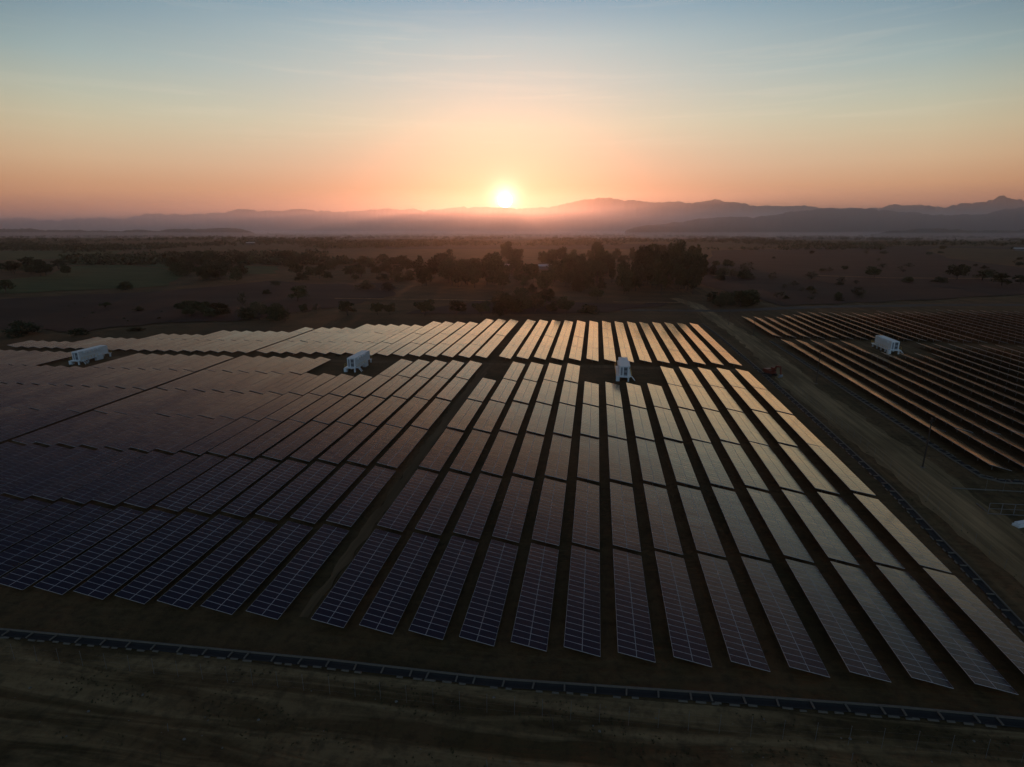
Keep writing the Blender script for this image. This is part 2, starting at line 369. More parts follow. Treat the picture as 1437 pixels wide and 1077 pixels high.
# ---------------------------------------------------------------- solar tables
ROWS_S = [52.03, 73.0, 94.16, 114.8, 135.79, 156.58]; JOINT_SKEW = -0.0235
MODY, MODX, PY, PX = 0.99, 1.98, 1.015, 2.01
TILT = R(11.6)
HIGH = 1.70                                                  # height of the upper edge over the ground
def row_x(r):
    if r >= 0: return -31.0+5.9187*r-0.01846*r*r
    return -31.0-2.302+5.9187*r+0.00844*r*r-(2.2 if r <= -16 else 0)
LC = math.cos(TILT)*(PX+MODX)                                # plan width of a table
def field_mesh(n, seed, name='module_field', near=False):
    rs = random.Random(seed); b = MB(); L = n*PY
    b.mat(0).box(-LC/2/math.cos(TILT), LC/2/math.cos(TILT), -L/2, L/2, -0.045, -0.008)
    blk = {}
    for i in range(n):
        for k in (-1, 1):
            q = (i//rs.choice((3, 4)), k)
            blk.setdefault(q, max(-0.012, min(0.012, rs.gauss(0, 0.008))) if rs.random() < 0.4 else 0.0)
            cx = k*PX/2; cy = (i+0.5)*PY-L/2; hx, hy = MODX/2-0.02, MODY/2-0.02
            ta, tb = rs.gauss(blk[q], 0.003), rs.gauss(0, 0.003)
            b.mat(1).poly([(cx+sx*hx, cy+sy*hy, 0.022+sx*hx*ta+sy*hy*tb) for sx, sy in ((-1, -1), (1, -1), (1, 1), (-1, 1))])
    return b
def post_mesh(): return MB().box(-0.05, 0.05, -0.05, 0.05, -1.25, 0).mesh('post', M['steel'])
def frame_mb(n):
    b = MB(); L = n*PY
    for x in (-1.45, -0.5, 0.5, 1.45): b.box(x-0.03, x+0.03, -L/2+0.1, L/2-0.1, -0.115, -0.047)
    for i in range(int(n/4)):
        y = -L/2+(i+0.5)*L/int(n/4)
        b.box(-1.75, 1.75, y-0.035, y+0.035, -0.20, -0.117)
        b.bar((0.0, y+0.06, -0.75), (-1.15, y+0.06, -0.19), 0.05); b.bar((0.0, y+0.06, -0.75), (1.0, y+0.06, -0.19), 0.05)
    return b
FIELD = {(n, k): field_mesh(n, 10*n+k).mesh('module_field', [M['alu'], M['glass']]) for n in (20, 10) for k in range(5)}
FRAME = {n: frame_mb(n).mesh('support_frame', M['steel']) for n in (20, 10)}
POST = post_mesh()
mb_ = MB(); mb_.mat(0).box(-MODX/2, MODX/2, -MODY/2, MODY/2, -0.04, 0.0)
mb_.mat(1).poly([(sx*(MODX/2-0.02), sy*(MODY/2-0.02), 0.003) for sx, sy in ((-1, -1), (1, -1), (1, 1), (-1, 1))])
MODULE = mb_.mesh('solar_module', [M['alu'], M['glass']])

ORD = ['first', 'second', 'third', 'fourth', 'fifth', 'sixth', 'seventh', 'eighth', 'ninth', 'tenth', '11th', '12th', '13th', '14th', '15th', '16th', '17th', '18th', '19th', '20th', '21st', '22nd', '23rd', '24th', '25th', '26th', '27th', '28th', '29th', '30th', '31st', '32nd', '33rd', '34th']
tables = []      # (x_high_edge, y_near, modules, label, area, near?)
def visible(x, y0, n):
    pts = [proj(x+dx, y, zf(x, y)+1.3) for dx in (0, 4) for y in (y0, y0+n*PY)]
    if all(p[0] < -4 or p[2] < 1 for p in pts) or all(p[0] > 1441 for p in pts) or all(p[1] > 1081 for p in pts): return 0
    us = [min(max(p[0], 0), 1437) for p in pts]; vs = [p[1] for p in pts]
    q = [pts[0], pts[1], pts[3], pts[2]]
    ar = abs(sum(q[i][0]*q[(i+1) % 4][1]-q[(i+1) % 4][0]*q[i][1] for i in range(4)))/2
    inside = sum(0 <= p[0] <= 1437 for p in pts)/4
    return ar*max(inside, 0.2)
def put(x, y0, n, where, tone):
    a = visible(x, y0, n)
    if a > 0: tables.append([x, y0, n, where, tone, a])
FAR0 = 184.69
def far_len(r):
    if r >= -3: return 4
    for lim, v in ((-7, 3.5), (-12, 3), (-16, 2.5), (-22, 2), (-26, 1.5), (-30, 1), (-34, 0.5)):
        if r >= lim: return v
    return 0
for r in list(range(0, 14))+list(range(-1, -35, -1)):
    x = row_x(r)
    if r >= 0: where = f'{ORD[r]} row right of the wide aisle'; cleared = r in (5, 6, 7, 8)
    elif r >= -15: where = f'{ORD[-r-1]} row left of the wide aisle'; cleared = r in (-6, -7, -8, -9)
    else: where = f'{ORD[-r-16]} row left of the narrow aisle'; cleared = r in (-23, -24, -25, -26)
    for j, s in enumerate(ROWS_S):
        if j == 5 and (cleared or r == 0): continue
        y = s+JOINT_SKEW*x
        if r > 0 and r < 14 and j == 5: pass
        put(x, y, 20, where, f'{ORD[j]} tier from the front drain')
    fl = far_len(r); y = FAR0+JOINT_SKEW*x; k = 0
    while fl > 0:
        n = 20 if fl >= 1 else 10
        put(x, y, n, where, f'{ORD[k]} tier past the cross track'); y += 20.75 if n == 20 else 10.4; fl -= 1 if n == 20 else 0.5; k += 1
for r in range(0, 36):
    x = 71.3+5.32*r+(2.0 if r >= 15 else 0)+(2.0 if r >= 30 else 0)
    where = f'{ORD[r] if r < 34 else "far"} row right of the dirt road'
    for j in range(6):
        if j == 5 and (r in (5, 6, 7, 8) or r in (20, 21, 22, 23)): continue
        put(x, 106.6+20.4*j, 20, where, f'{ORD[j]} tier from its near end')
    fl = 2.5 if r < 4 else 3 if r < 6 else 3.5 if r < 14 else 4 if r < 20 else 4.5
    y = 239.5; k = 0
    while fl > 0:
        n = 20 if fl >= 1 else 10
        put(x, y, n, where, f'{ORD[k]} tier behind the station'); y += 20.75 if n == 20 else 10.4; fl -= 1 if n == 20 else 0.5; k += 1
tables.sort(key=lambda t: -t[5])
print('tables in view', len(tables))
rs = random.Random(5)
def pose(x, y0, n, jit=1.0):
    extra = R(3.2) if x > 65 else 0.0
    L = n*PY; z0, z1 = zf(x, y0), zf(x, y0+L); sl_ = (z1-z0)/L
    slope = 0.45*sl_+rs.gauss(0, 0.0022)*jit
    tilt = TILT+extra+rs.gauss(0, R(0.35))*jit
    w_ = PX+MODX
    cx = x+math.cos(tilt)*w_/2; zc = (z0+z1)/2+HIGH-math.sin(tilt)*w_/2+rs.gauss(0, 0.03)*jit
    return cx, y0+L/2, zc, tilt, slope
seen = {}
stuff = MB()
for i, (x, y0, n, where, tone, a) in enumerate(tables):
    cx, cy, cz, tilt, slope = pose(x, y0, n)
    zg_ = zf(cx, cy)
    Rm = Matrix.Rotation(slope, 4, 'X') @ Matrix.Rotation(tilt, 4, 'Y')
    if i < 300:
        e = empty('solar_table', (cx, cy, zg_))
        tag(e, f'solar table, {where}, {tone}', 'solar table', 'tilted solar tables set out in long rows')
        loc = (0, 0, cz-zg_); rot = Rm.to_euler()
        detail = a > 2300 and n == 20
        if detail:
            holder_inv = Matrix.Translation(loc) @ Rm
            for q in range(20):
                for k in (-1, 1):
                    mo = bpy.data.objects.new('solar_module', MODULE); COL.objects.link(mo); mo.parent = e
                    mo.matrix_local = holder_inv @ Matrix.Translation((k*PX/2, (q+0.5)*PY-n*PY/2, 0)) @ Matrix.Rotation(rs.gauss(0, 0.003), 4, 'X') @ Matrix.Rotation(rs.gauss(0, 0.005), 4, 'Y')
        else:
            o = bpy.data.objects.new('module_field', FIELD[(n, rs.randrange(5))]); o.location = loc; o.rotation_euler = rot; link(o, e)
        o = bpy.data.objects.new('support_frame', FRAME[n]); o.location = loc; o.rotation_euler = rot; link(o, e)
        npost = n//4
        for q in range(npost):
            y = -n*PY/2+(q+0.5)*n*PY/npost
            p = (Rm @ Vector((0, y, -0.20)))+Vector(loc)
            o = bpy.data.objects.new('post', POST); o.location = p; link(o, e)
    else:
        T = Matrix.Translation((cx, cy, cz)) @ Rm
        src = FIELD[(n, rs.randrange(5))]; b0 = len(stuff.v)
        stuff.v += [tuple(T @ v.co) for v in src.vertices]
        for p in src.polygons: stuff.f.append(tuple(b0+k for k in p.vertices)); stuff.mi.append(p.material_index)
        stuff.mat(2)
        for q in range(n//4):
            y = -n*PY/2+(q+0.5)*4*PY; P_ = T @ Vector((0, y, -0.05))
            stuff.box(P_.x-0.06, P_.x+0.06, P_.y-0.06, P_.y+0.06, P_.z-1.5, P_.z-0.02)
            stuff.box(-1.75, 1.75, y-0.035, y+0.035, -0.20, -0.047, T)
if stuff.v:
    tag(stuff.build('distant_solar_tables', [M['alu'], M['glass'], M['steel']]), 'countless thin dark solar tables filling the far parts of the plant', 'solar tables', kind='stuff')

# ---------------------------------------------------------------- drains along the rows
def drain(name, pts, label, bar_gap=3.1, w_=0.78, depth=0.42, side=1):
    """trench lined with dark membrane, pale coping on one bank, crossbars and loose slabs on the other"""
    e = empty(name, (pts[0][0], pts[0][1], zf(*pts[0]))); ox, oy, oz = e.location
    tag(e, label, 'drain')
    P = []; dist = 0
    for a, c in zip(pts[:-1], pts[1:]):
        n = max(1, int(math.dist(a, c)/2.0))
        for k in range(n): t = k/n; P.append((a[0]+(c[0]-a[0])*t, a[1]+(c[1]-a[1])*t))
    P.append(pts[-1])
    ch = MB(); cop = MB(); prof = [(-w_/2-0.15, 0.10), (-w_/2, 0.12), (-w_*0.22, 0.045), (w_*0.22, 0.045), (w_/2, 0.12), (w_/2+0.15, 0.05)]
    rings = []; cr = []
    for i, (x, y) in enumerate(P):
        a = P[max(0, i-1)]; c = P[min(len(P)-1, i+1)]; d = Vector((c[0]-a[0], c[1]-a[1])).normalized(); nn = Vector((-d.y, d.x))*side
        z = zf(x, y)
        rings.append([(x+nn.x*s-ox, y+nn.y*s-oy, z+h-oz) for s, h in prof])
        cr.append([(x+nn.x*s-ox, y+nn.y*s-oy, z+h-oz) for s, h in ((w_/2+0.02, 0.12), (w_/2+0.02, 0.26), (w_/2+0.20, 0.26), (w_/2+0.20, 0.0))])
    for R0, R1 in zip(rings[:-1], rings[1:]):
        b0 = len(ch.v); ch.v += R0+R1; m_ = len(prof)
        for k in range(m_-1): ch.f.append((b0+k, b0+k+1, b0+m_+k+1, b0+m_+k)); ch.mi.append(0)
    for R0, R1 in zip(cr[:-1], cr[1:]):
        b0 = len(cop.v); cop.v += R0+R1
        for k in range(3): cop.f.append((b0+k, b0+k+1, b0+5+k, b0+4+k)); cop.mi.append(0)
    ch.build('channel', M['liner'], e); cop.build('coping', M['concrete'], e)
    # crossbars and slabs
    s_acc = 0; nb = 0; ns = 0; nxt = 1.0; rr_ = random.Random(len(pts)+int(pts[0][0]))
    for i in range(len(P)-1):
        a, c = P[i], P[i+1]; L = math.dist(a, c); d = Vector((c[0]-a[0], c[1]-a[1])).normalized(); nn = Vector((-d.y, d.x))*side
        while nxt < s_acc+L:
            t = (nxt-s_acc)/L; x, y = a[0]+(c[0]-a[0])*t, a[1]+(c[1]-a[1])*t; z = zf(x, y)
            if nb < 95:
                sk_ = rr_.uniform(-0.10, 0.10)
                MB().bar((nn.x*(-w_/2-0.1)+d.x*sk_, nn.y*(-w_/2-0.1)+d.y*sk_, 0.19), (nn.x*(w_/2), nn.y*(w_/2), 0.20), 0.16, 0.12).build('crossbar', M['concrete'], e, (x-ox, y-oy, z-oz)); nb += 1
            for q in range(2):
                if rr_.random() < 0.85:
                    dd = 0.35+q*1.4+rr_.uniform(-0.15, 0.15); ll = rr_.uniform(0.6, 1.0); off = -w_/2-0.22-rr_.uniform(0, 0.12)
                    p0 = Vector((nn.x*off+d.x*dd, nn.y*off+d.y*dd, 0.13)); ns += 1
                    if ns <= 98: MB().bar(p0, p0+Vector((d.x*ll, d.y*ll, 0)), 0.16, 0.12).build('edge_slab', M['concrete'], e, (x-ox, y-oy, z-oz))

            nxt += bar_gap if rr_.random() > 0.14 else bar_gap*0.6
        s_acc += L
    return e
drain('drain', [(-85, 47.2), (-66.3, 47.6), (-27.8, 48.3), (-7, 48.1), (12.8, 48.4), (40.1, 48.5), (48.6, 48.6)], 'dark lined drain with pale crossbars running along the front of the solar rows')
drain('drain', [(48.9, 50.5), (49.1, 62.5), (50, 75.6), (51.1, 97.5), (51.3, 130), (51.3, 185), (51.1, 240), (50, 275)], 'dark lined drain with slabs beside the rightmost golden row and dirt road', 3.1, 0.8, side=-1)
drain('drain', [(95, 103.6), (71.5, 103.2), (69.4, 105), (68.9, 123), (68.6, 157), (68.8, 200), (69, 233)], 'rubble lined drain on the far side of the dirt road', 2.2, 1.0)

# ---------------------------------------------------------------- inverter stations
def make_station():
    e = empty('inverter_station'); L, W, H0, H1 = 12.2, 2.6, 1.4, 4.3
    b = MB(); b.box(-W/2, W/2, 0, L, H0, H1)
    for i in range(24):                                     # corrugated long sides
        y = 0.3+i*0.49
        for s in (-1, 1): b.box(min(s*W/2, s*(W/2+0.03)), max(s*W/2, s*(W/2+0.03)), y, y+0.22, H0+0.12, H1-0.15)
    b.build('container', M['white'], e)
    b = MB()
    for y0 in (-0.9, 12.2): b.box(-W/2-0.75, W/2+0.35, y0, y0+0.9, H0-0.16, H0-0.02)
    b.box(-W/2-1.0, -W/2-0.03, 0.0, L, H0-0.16, H0-0.02); b.box(W/2+0.03, W/2+0.85, 0, L*0.55, H0-0.16, H0-0.02)
    b.build('platform', M['white'], e)
    for y in (-0.6, 3.1, 6.2, 9.2, 12.6):
        for x in (-W/2-0.35, W/2-0.25): MB().box(x, x+0.42, y, y+0.42, 0, H0-0.16).build('leg', M['white'], e)
    MB().box(-W/2-0.95, -W/2-0.1, -0.85, 0.5, 0.05, H0-0.165).build('cabinet', M['white'], e)
    MB().box(W/2+0.1, W/2+0.8, 6.2, 8.6, 0.1, H0+0.3).build('cabinet', M['white'], e)
    d = MB().box(-0.15, 0.95, -0.05, -0.003, H0+0.15, H1-0.2).build('door', M['grey'], e)
    MB().mat(0).box(0.0, 0.8, -0.07, -0.052, H1-1.1, H1-0.5).box(0.0, 0.8, -0.07, -0.052, H0+0.5, H0+1.1).build('louver', M['dark'], d)
    MB().box(-1.0, -0.45, -0.04, -0.003, H0+0.2, H1-0.3).build('panel', M['grey'], e)
    for s in (-1, 1):
        for y in (2.0, 3.6, 5.6, 7.2):
            MB().box(min(s*1.28, s*1.75), max(s*1.28, s*1.75), y, y+1.1, H1-0.75, H1-0.12).build('fan_hood', M['white'], e)
    for x in (-1.28,): 
        r = MB().box(-W/2-0.02, W/2+0.02, -0.02, L+0.02, H1+0.002, H1+0.06)
        for i in range(9): r.box(-W/2+0.1, W/2-0.1, 0.6+i*1.3, 0.75+i*1.3, H1+0.06, H1+0.10)
        r.build('roof', M['white'], e)
    def rail(pts):
        b = MB()
        for h in (0.5, 1.0): b.tube([(x, y, H0+h) for x, y in pts], 0.035, 5)
        for a, c in zip(pts[:-1], pts[1:]):
            n = max(1, int(math.dist(a, c)/1.3))
            for k in range(n+1): t = k/n; x, y = a[0]+(c[0]-a[0])*t, a[1]+(c[1]-a[1])*t; b.bar((x, y, H0), (x, y, H0+1.0), 0.05)
        b.build('handrail', M['yellow'], e)
    rail([(-W/2-1.0, 0.0), (-W/2-1.0, L)]); rail([(W/2+0.85, 0.0), (W/2+0.85, L*0.55)]); rail([(-W/2-0.75, 13.1), (W/2+0.35, 13.1)])
    st = MB()
    for k in range(6): st.box(W/2+0.9+k*0.16, W/2+1.04+k*0.16, 0.3, 1.2, H0-0.22-k*0.17, H0-0.17-k*0.17)
    st.bar((W/2+0.9, 0.28, H0-0.1), (W/2+1.9, 0.28, 0.05), 0.06, 0.16); st.bar((W/2+0.9, 1.22, H0-0.1), (W/2+1.9, 1.22, 0.05), 0.06, 0.16)
    st.build('stairs', M['white'], e)
    return e
S0 = make_station()
def clone_tree(src, **kw):
    c = inst(src)
    for ch in src.children:
        d = inst(ch, c)
        for g in ch.children: inst(g, d)
    return c
sts = [(S0, 8.2, 162.3, 'white container station on legs in the gap among the golden front rows'),
       (None, -74.3, 161.8, 'white container station left of the wide aisle, second from the left'),
       (None, -166.5, 158.6, 'leftmost white container station, seen almost side on'),
       (None, 107.2, 214.6, 'white container station right of the dirt road among dark rows')]
for i, (o, x, y, lab) in enumerate(sts):
    o = o or clone_tree(S0); x, y = [G(875.5, 536)[:2], G(492, 523)[:2], G(105, 512.5)[:2], G(1256, 497.5)[:2]][i]; y += 0.9; print('station', round(x, 1), round(y, 1))
    o.location = (x, y, zf(x, y)); tag(o, lab, 'inverter station', 'white inverter stations standing among the solar rows')

# ---------------------------------------------------------------- excavator
def excavator(x, y, rz):
    e = empty('excavator', (x, y, zf(x, y)), (0, 0, rz)); tag(e, 'orange excavator with its arm folded down, parked beside the dirt road', 'excavator')
    for s in (-1, 1):
        t = MB(); pr = [(-1.9, 0.35), (-1.6, 0.05), (1.6, 0.05), (1.9, 0.35), (1.9, 0.6), (1.6, 0.85), (-1.6, 0.85), (-1.9, 0.6)]
        x0, x1 = (s*1.3-0.28, s*1.3+0.28); n = len(pr); b0 = [(x0, p, h) for p, h in pr]+[(x1, p, h) for p, h in pr]
        t.poly(b0, [tuple(range(n)), tuple(reversed(range(n, 2*n)))]+[(k, n+k, n+(k+1) % n, (k+1) % n) for k in range(n)])
        t.build('track', M['track'], e)
    b = MB().box(-1.35, 1.35, -2.1, 1.5, 0.95, 1.45); b.box(-1.35, 1.35, -2.5, -0.7, 1.45, 2.2); b.box(0.35, 1.3, -0.7, 1.3, 1.45, 1.95); b.box(-1.3, 1.3, -2.7, -2.5, 1.0, 2.0)
    b.build('body', M['orange'], e)
    c = MB().box(-1.3, -0.3, -0.5, 1.35, 1.46, 2.95).build('cab', M['orange'], e)
    MB().box(-1.32, -1.303, -0.3, 1.2, 1.95, 2.8).box(-1.15, -0.42, 1.353, 1.37, 1.7, 2.8).build('window', M['glassdark'], c)
    bm = MB(); bm.bar((0.1, 1.3, 1.5), (0.1, 2.6, 3.9), 0.4, 0.6); bm.bar((0.1, 2.5, 3.8), (0.1, 4.6, 4.0), 0.38, 0.55); bm.build('boom', M['orange'], e)
    MB().bar((0.1, 4.4, 4.2), (0.1, 5.0, 1.3), 0.32, 0.42).build('stick', M['orange'], e)
    k = MB(); pr = [(4.5, 1.3), (5.3, 1.35), (5.4, 0.7), (4.9, 0.15), (4.2, 0.3), (4.3, 0.5), (4.8, 0.6)]; n = len(pr)
    k.poly([(-0.55, p, h) for p, h in pr]+[(0.75, p, h) for p, h in pr], [tuple(range(n)), tuple(reversed(range(n, 2*n)))]+[(i, n+i, n+(i+1) % n, (i+1) % n) for i in range(n)])
    k.build('bucket', M['grey'], e); return e
ex, ey, _ = G(1081, 527); excavator(ex, ey, R(-150)).scale = (0.78, 0.78, 0.85)

# ---------------------------------------------------------------- poles, fence, markers
def pole(u, v, h, label, lamp=True):
    x, y, z = G(u, v); e = empty('utility_pole', (x, y, z)); tag(e, label, 'pole', 'thin poles along the dirt road')
    MB().tube([(0, 0, -0.2), (0.03, 0, h*0.5), (0.0, 0.03, h)], [0.15, 0.13, 0.10], 8).build('shaft', M['wood'], e)
    if lamp: MB().bar((-0.45, 0, h-0.35), (0.45, 0, h-0.35), 0.12).box(-0.12, 0.12, -0.12, 0.12, h, h+0.25).build('crossarm', M['wood'], e)
    MB().box(-0.4, 0.4, -0.4, 0.4, -0.05, 0.06).build('footing', M['concrete'], e)
pole(1294.5, 656, 9.4, 'nearest dark pole, standing beside the dirt road at the right')
pole(1145, 538.5, 9.6, 'dark pole between the excavator and the right-hand rows')
pole(1057, 471, 7.0, 'short dark pole at the near corner of the far right rows')
pole(1022.5, 456, 7.0, 'thin dark pole on the dirt road beyond the golden rows', False)
pole(962.8, 442, 7.5, 'farthest thin pole, just behind the golden rows', False)

def fence(name, pts, gap, h, label, rails=(0.3, 1.0, 1.7), pale_top=True):
    e = empty(name, (*pts[0], zf(*pts[0]))); ox, oy, oz = e.location; tag(e, label, 'fence'); w_ = MB(); prev = None; nxt = 0; acc = 0
    P = []
    for a, c in zip(pts[:-1], pts[1:]):
        n = max(1, round(math.dist(a, c)/gap))
        for k in range(n): t = k/n; P.append((a[0]+(c[0]-a[0])*t, a[1]+(c[1]-a[1])*t))
    P.append(pts[-1])
    for i, (x, y) in enumerate(P[:100]):
        z = zf(x, y); lx, ly = random.uniform(-0.04, 0.04), random.uniform(-0.04, 0.04)
        p = MB().tube([(0, 0, -0.1), (lx, ly, h)], 0.017, 5).build('post', M['steel'], e, (x-ox, y-oy, z-oz))
        if pale_top: MB().box(lx-0.03, lx+0.03, ly-0.03, ly+0.03, h, h+0.06).build('cap', M['rock'], p)
        if i:
            px, py, pz = prev
            for r_ in rails: w_.tube([(px-ox, py-oy, pz-oz+r_), (x-ox, y-oy, z-oz+r_)], 0.003, 3)
        prev = (x, y, z)
    w_.build('wire', M['steel'], e)
fence('wire_fence', [(-64, 44.2), (-25, 44.6), (10, 44.4), (40, 44.2), (53, 45)], 2.7, 2.0, 'thin wire fence on slender posts in front of the front drain')
fence('wire_fence', [(54.2, 47), (54.8, 75), (55.2, 110), (55.0, 160)], 3.2, 1.6, 'thin wire fence on slender posts between the side drain and dirt road', pale_top=False)
fence('wire_fence', [(66.5, 99), (84, 97.5)], 2.5, 2.3, 'wire fence below the corner of the right-hand rows', pale_top=False)
# open steel frame lying out on the right
x0, y0, _ = G(1386, 722); x1, y1, _ = G(1440, 724); e = empty('pipe_frame', (x0, y0, zf(x0, y0))); tag(e, 'dark open pipe frame standing at the right edge beside the road', 'frame')
dx, dy = x1-x0, y1-y0
for k in range(4): MB().bar((dx*k/3, dy*k/3, 0), (dx*k/3, dy*k/3, 1.9), 0.07).build('upright', M['steel'], e)
MB().bar((0, 0, 0.12), (dx, dy, 0.12), 0.08).bar((0, 0, 1.0), (dx, dy, 1.0), 0.05).bar((0, 0, 1.9), (dx, dy, 1.9), 0.06).build('rail', M['steel'], e)
x0, y0, _ = G(1336, 686); x1, y1, _ = G(1440, 691)
tag(MB().bar((0, 0, 0.12), (x1-x0, y1-y0, 0.12), 0.2).build('concrete_beam', M['concrete'], None, (x0, y0, zf(x0, y0))), 'long pale beam on the ground below the right-hand rows', 'beam')
x0, y0, _ = G(1370, 708); x1, y1, _ = G(1384, 719)
tag(MB().bar((0, 0, 0.12), (x1-x0, y1-y0, 0.12), 0.18).build('concrete_beam', M['concrete'], None, (x0, y0, zf(x0, y0))), 'short pale beam on the ground beside the pipe frame', 'beam')
x0, y0, _ = G(1433, 738); b = MB(); b.box(-1.2, 1.6, -0.5, 0.5, 0, 0.35); b.box(-0.9, 1.6, -0.42, 0.42, 0.352, 0.6)
tag(b.build('supply_crate', M['white'], None, (x0, y0, zf(x0, y0)), (0, 0, 0.4)), 'pale crate at the right edge of the picture near the road', 'crate')
# dead branch, stakes and stones in the foreground
x0, y0, _ = G(777, 1030)
tag(MB().tube([(0, 0, 0), (-0.15, 0.4, 0.9), (-0.5, 0.7, 1.7)], [0.05, 0.035, 0.015], 5).tube([(-0.15, 0.4, 0.9), (-0.1, 0.7, 1.5)], [0.03, 0.01], 4).tube([(-0.5, 0.7, 1.7), (-0.8, 0.75, 2.0)], [0.02, 0.008], 4).build('dead_branch', M['bark'], None, (x0, y0, zf(x0, y0))), 'bare dead branch sticking up from the foreground earth', 'branch')
for k, (u, v, h, lab) in enumerate([(226, 1072, 1.3, 'thin stake in the foreground at the lower left'), (684, 1076, 0.7, 'pale short stake at the bottom edge of the picture'), (1195, 1068, 0.8, 'tangled pale stake at the lower right'), (236, 1026, 0.8, 'small pale stake above the lower left stake')]):
    x0, y0, _ = G(u, v); tag(MB().tube([(0, 0, -0.1), (random.uniform(-.15, .15), 0.05, h)], [0.03, 0.025], 5).build('marker_stake', M['steel' if k else 'wood'], None, (x0, y0, zf(x0, y0))), lab, 'stake')
sb = MB(); r2 = random.Random(3)
def stone(b, x, y, z, r):
    p = [(x+r*math.cos(a)*r2.uniform(.7, 1.2), y+r*math.sin(a)*r2.uniform(.7, 1.2), z) for a in [k*math.pi/3 for k in range(6)]]
    t = [(x+(q[0]-x)*.55, y+(q[1]-y)*.55, z+r*r2.uniform(.5, .8)) for q in p]
    b.poly(p+t, [tuple(range(6, 12))]+[(k, (k+1) % 6, 6+(k+1) % 6, 6+k) for k in range(6)])
for _ in range(170):
    x, y = r2.uniform(-70, 75), r2.uniform(36, 46.6)
    if r2.random() < 0.4: x, y = r2.uniform(52.5, 67), r2.uniform(60, 230)
    stone(sb, x, y, zf(x, y)-0.02, r2.choice([0.05, 0.07, 0.1, 0.16]))
tag(sb.build('scattered_stones', M['rock']), 'small pale stones scattered over the bare earth', 'stones', kind='stuff')
# tufts of weed on the bare ground
tb = MB()
for _ in range(5200):
    if r2.random() < 0.55: x, y = r2.uniform(-75, 75), 36+10.8*r2.random()**0.7
    else: x, y = r2.uniform(52.6, 69), r2.uniform(50, 300)
    if abs(x-59) < 3.4 and y > 48: continue
    if math.sin(x*0.35+2*math.sin(y*0.3))+math.sin(y*0.9+x*0.11) < 0.15: continue
    z = zf(x, y); h = r2.uniform(0.06, 0.22)
    for k in range(4):
        a = r2.uniform(0, 6.28); c, s = math.cos(a), math.sin(a); w_ = r2.uniform(0.03, 0.10)
        tb.poly([(x-c*w_, y-s*w_, z), (x+c*w_, y+s*w_, z), (x+r2.uniform(-.15, .15), y+r2.uniform(-.15, .15), z+h)])
tag(tb.build('weeds', M['leafdry']), 'low dry weeds on the bare ground around the plant', 'weeds', kind='stuff')

# ---------------------------------------------------------------- fields on the plain
patch('green_field', [(-20, 412), (30, 412), (120, 407), (230, 400), (262, 382), (180, 372), (100, 374), (60, 388), (-20, 395)], M['greenfield'], 0.25)
patch('green_field', [(100, 372), (180, 370), (250, 379), (262, 370), (160, 362), (90, 364)], M['greenfield'], 0.22)
patch('green_field', [(-20, 366), (150, 362), (170, 352), (-20, 352)], M['greenfield'], 0.22)
patch('green_field', [(335, 385), (385, 384), (395, 374), (345, 374)], M['greenfield'], 0.25)
patch('dry_field', [(-40, 462), (120, 466), (240, 452), (330, 452), (470, 432), (560, 415), (545, 396), (450, 398), (380, 393), (250, 408), (100, 415), (-40, 424)], M['drygrass'], 0.3)
patch('dry_field', [(985, 400), (1100, 430), (1300, 422), (1480, 412), (1480, 345), (1250, 345), (1000, 352)], M['drygrass'], 0.3)
patch('dry_field', [(560, 442), (690, 420), (860, 428), (950, 425), (850, 440), (700, 442)], M['drygrass'], 0.3)
patch('dry_field', [(540, 350), (960, 350), (960, 343), (540, 343)], M['drygrass'], 0.3)
strip('farm_track', [G(470, 420)[:2], G(560, 421)[:2], G(640, 422)[:2], G(705, 424)[:2]], [3, 3, 3, 3], M['road'], 0.45, 12)
strip('farm_track', [G(1000, 388)[:2], G(1100, 386)[:2], G(1250, 391)[:2], G(1440, 392)[:2]], [5, 5, 5, 5], M['road'], 0.45, 20)
strip('farm_track', [G(860, 425)[:2], G(960, 426)[:2]], [3, 3], M['road'], 0.45, 12)

# ---------------------------------------------------------------- trees
def crown_mb(seed, leaves, clumps, shape='round', leaf=0.055, squash=0.8):
    """unit-height crown: leaf faces spread through clumps; the base stands at z=0"""
    r = random.Random(seed); b = MB(); C = []
    for k in range(clumps):
        a = r.uniform(0, 6.28); t = r.random()
        if shape == 'tall': z = 0.22+0.70*t; rad = 0.27*(1-abs(z-0.5)*1.1)*r.uniform(0.2, 1.0); s = r.uniform(0.07, 0.15)
        elif shape == 'bush': z = 0.12+0.55*t; rad = 0.42*(1-0.5*t)*math.sqrt(r.random()); s = r.uniform(0.13, 0.24)
        elif shape == 'flat': z = 0.55+0.30*t; rad = 0.46*math.sqrt(r.random())*(1-0.4*t); s = r.uniform(0.09, 0.17)
        else: z = 0.32+0.52*t; rad = 0.36*math.sqrt(r.random())*(1.15-abs(z-0.5)*1.3); s = r.uniform(0.10, 0.20)
        C.append((rad*math.cos(a), rad*math.sin(a), z, s))
    for _ in range(leaves):
        cx, cy, cz, s = r.choice(C)
        d = Vector((r.gauss(0, 1), r.gauss(0, 1), r.gauss(0, 1))).normalized()*s*r.uniform(0.45, 1.05)
        p = Vector((cx, cy, cz))+Vector((d.x, d.y, d.z*squash)); l = leaf*r.uniform(0.5, 1.3)
        u = Vector((r.gauss(0, 1), r.gauss(0, 1), r.gauss(0, 1))).normalized(); v = u.orthogonal().normalized()
        p.z = max(p.z, 0.02)
        b.poly([p-u*l, p+v*l*0.6, p+u*l, p-v*l*0.6])
    return b, C
